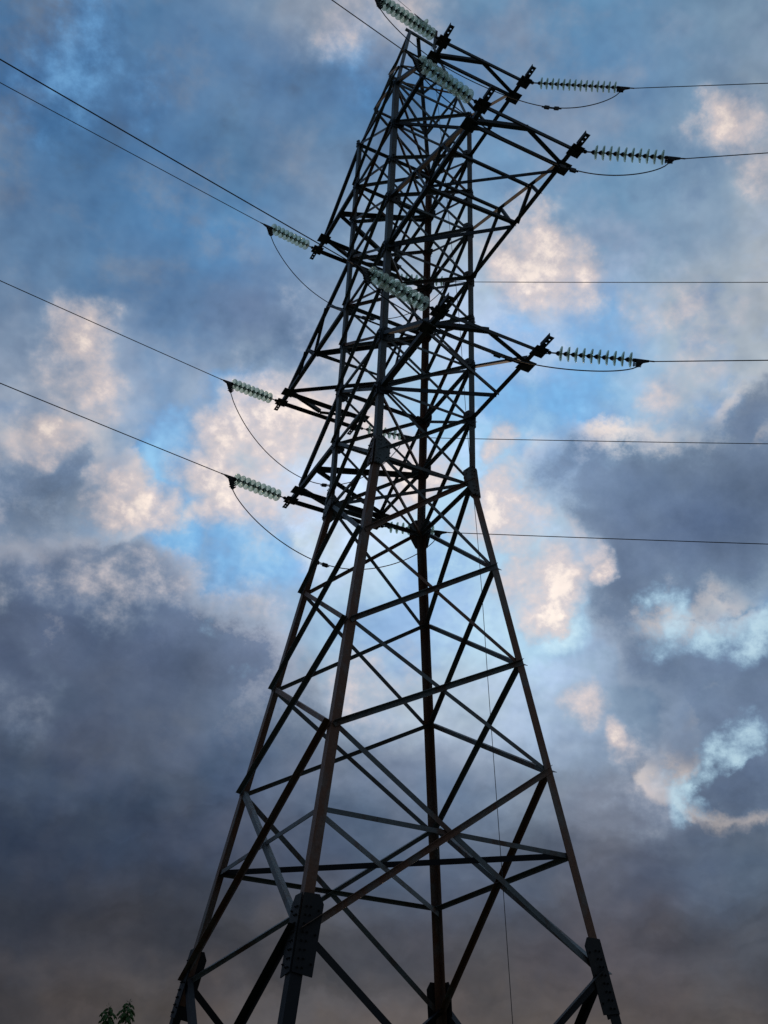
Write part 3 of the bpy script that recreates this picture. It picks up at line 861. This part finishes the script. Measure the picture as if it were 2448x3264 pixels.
# jumpers
SAG = {(1, 1): 1.5, (2, 1): 1.15, (3, 1): 0.65, (1, -1): 1.9, (2, -1): 1.95, (3, -1): 1.3}
for (a, s), sag in SAG.items():
    A, B = ENDS[(a, s, -1)][1], ENDS[(a, s, 1)][1]
    pts = []
    r = random.Random(a * 7 + s)
    for i in range(49):
        t = i / 48.0
        u = 4 * t * (1 - t)
        p = A.lerp(B, t) - Zv * sag * (u ** 0.85)
        p += Vector((0, 1, 0)) * 0.03 * math.sin(t * 9 + a) * u
        pts.append(p)
    bm = bmesh.new(); tube(bm, pts, 0.0105, 6)
    j = link('jumper_wire', bm, WIRE, smooth=True)
    tag(j, 'slack jumper wire looping under the %s %s arm' % ('near-side' if s == 1 else 'far-side', ARMNAME[a]), 'jumper cable', 'jumper loops under the cross arms')
    # overlap joint with two grooved clamps
    c0 = {(1, 1): 32, (2, 1): 26, (3, 1): 22, (3, -1): 20, (1, -1): 26, (2, -1): 27}[(a, s)]
    bm = bmesh.new()
    seg = [p + Vector((0, 0, -.03)) for p in pts[c0 - 1:c0 + 4]]
    tube(bm, seg, 0.0105, 6)
    for q in (c0, c0 + 2):
        d = (pts[q + 1] - pts[q - 1]).normalized(); b = Vector((0, 1, 0))
        sidev = d.cross(Zv).normalized()
        m = pts[q] + Vector((0, 0, -.015))
        plate(bm, [m - d * .06 + Vector((0, 0, .035)) - sidev * .022, m + d * .06 + Vector((0, 0, .035)) - sidev * .022,
                   m + d * .06 - Vector((0, 0, .04)) - sidev * .022, m - d * .06 - Vector((0, 0, .04)) - sidev * .022], sidev, 0.044)
    link('joint_clamp', bm, FITTING, j)
# earth wire on the peak with its single disc
P = AP2 + Vector((0.02, -0.04, 0.03))
d = Vector((-math.cos(THL), math.sin(THL), -0.06)).normalized()
root, end = insulator_string(P + Vector((0, 0, 0.55)), d, 1, 1.0, 'single glass insulator holding the earth wire at the tower peak')
root['group'] = 'glass insulator strings on the tower'
b_ = bmesh.new(); angle(b_, AP2 + Vector((0, 0, -.1)), AP2 + Vector((0.02, -.04, .66)), Y, X, 0.07, 0.008)
tpart('peak_brace', b_, STEEL, peak)
e = P + Vector((0, 0, .55)) + d * (end + .48)
pts = []
for i in range(61):
    t = 170 * (i / 60.0) ** 1.7
    dxy = Vector((d.x, d.y, 0)).normalized()
    pts.append(e + dxy * t + Zv * (-0.12 * t + 0.0006 * t * t))
bm = bmesh.new(); tube(bm, pts, 0.006, 6)
w = link('earth_wire', bm, WIRE, smooth=True)
tag(w, 'thin earth wire leaving the tower peak behind the top insulator string', 'earth wire')
# thin slack wire dropping inside the tower
T, Bt = Vector((.45, 0, 14.8)), Vector((2.162, -0.428, GZ - .1))
pts = []
for i in range(81):
    t = i / 80.0
    p = T.lerp(Bt, t); q = 4 * t * (1 - t)
    p += Vector((0.070 * q, -0.127 * q, 0)) + Vector((.012 * math.sin(t * 23), .012 * math.sin(t * 31), 0)) * q
    pts.append(p)
bm = bmesh.new(); tube(bm, pts, 0.0055, 6)
w = link('down_wire', bm, WIRE, smooth=True)
tag(w, 'thin slack wire hanging from the peak down through the tower', 'grounding wire')

# ------------------------------------------------------------------ young tree behind, two leafy shoots reach into view
def ray(px, py):
    return (_f + _r2 * ((px - 1224) / 3358.3166) + _u2 * ((1632 - py) / 3358.3166)).normalized()
DIST = 34.0
tipA = CAM + ray(347, 3211) * DIST
tipB = CAM + ray(412, 3196) * (DIST + .3)
base = Vector(((tipA.x + tipB.x) / 2, (tipA.y + tipB.y) / 2, gh((tipA.x + tipB.x) / 2, (tipA.y + tipB.y) / 2)))
tree = empty('young_tree', base)
tag(tree, 'young tree with two leafy shoots rising at the lower left', 'tree')
bm = bmesh.new()
fork = Vector((0.05, 0.0, 2.6))
tube(bm, [Vector((0, 0, -.1)), Vector((.03, .02, 1.2)), fork], [0.09, 0.07, 0.055], 8)
limbs = []
for tip in (tipA - base, tipB - base):
    m = fork.lerp(tip, .5) + Vector((0.05, 0.04, 0.1))
    tube(bm, [fork, m, tip], [0.05, 0.03, 0.008], 7)
    limbs.append((fork, m, tip))
rt = random.Random(12)
for q in range(11):
    z = 1.3 + q * .24
    aa = rt.uniform(0, 6.28); L = rt.uniform(.6, 1.1)
    p0 = Vector((.03, .01, min(z, 2.6))) if z < 2.6 else fork.lerp(limbs[q % 2][1], (z - 2.6) / 1.6)
    p1 = p0 + Vector((math.cos(aa) * L, math.sin(aa) * L, L * .55))
    tube(bm, [p0, p0.lerp(p1, .5) + Vector((0, 0, -.05)), p1], [0.025, 0.017, 0.006], 6)
    limbs.append((p0, p0.lerp(p1, .5), p1))
link('trunk', bm, BARK, tree, True)
bm = bmesh.new()
def leaflet(p, d, L, w):
    d = d.normalized(); s = d.cross(Vector((rt.uniform(-.3, .3), rt.uniform(-.3, .3), 1))).normalized()
    n = s.cross(d)
    pts = [p, p + d * L * .3 + s * w - n * .01, p + d * L * .65 + s * w * .8 - n * .02, p + d * L - n * .05, p + d * L * .65 - s * w * .8 - n * .02, p + d * L * .3 - s * w - n * .01]
    v = [bm.verts.new(x) for x in pts]
    bm.faces.new(v)
def comp_leaf(p, d, L):
    """drooping pinnate leaf: an arching stalk with paired oval leaflets"""
    sd_ = d.cross(Zv).normalized()
    q = p
    for i in range(5):
        t = (i + 1) / 5
        q2 = p + d * L * t * (1 - .25 * t) + Zv * (L * (.35 * t - .75 * t * t))
        tb = [bm.verts.new(x) for x in (q + sd_ * .004, q - sd_ * .004, q2 - sd_ * .003, q2 + sd_ * .003)]
        bm.faces.new(tb)
        q = q2
        for s in (-1, 1):
            dd = sd_ * s * .75 + d * .45 + Vector((rt.uniform(-.15, .15), rt.uniform(-.15, .15), -.55 - rt.uniform(0, .5)))
            leaflet(q, dd, L * rt.uniform(.34, .5), L * .12)
    leaflet(q, d + Vector((0, 0, -.9)), L * .45, L * .12)
for li, (a, m, b) in enumerate(limbs):
    top = li < 2
    n = 15 if top else 14
    for i in range(n):
        t = 1 - (i / n) * (.30 if top else .9)
        p = m.lerp(b, t) if top else (m.lerp(b, max(0, t * 2 - 1)) if t > .5 else a.lerp(m, t * 2))
        aa = i * 2.4 + li + rt.uniform(-.3, .3)
        comp_leaf(p, Vector((math.cos(aa), math.sin(aa), .25)), (.16 + .13 * min(1, i / 5)) * rt.uniform(.85, 1.1) if top else rt.uniform(.25, .36))
    if top:
        leaflet(b, Vector((.1, 0, 1)), .13, .010); leaflet(b, Vector((.4, .1, .6)), .10, .012); leaflet(b, Vector((-.4, .1, .5)), .10, .012)
link('foliage', bm, LEAF, tree)
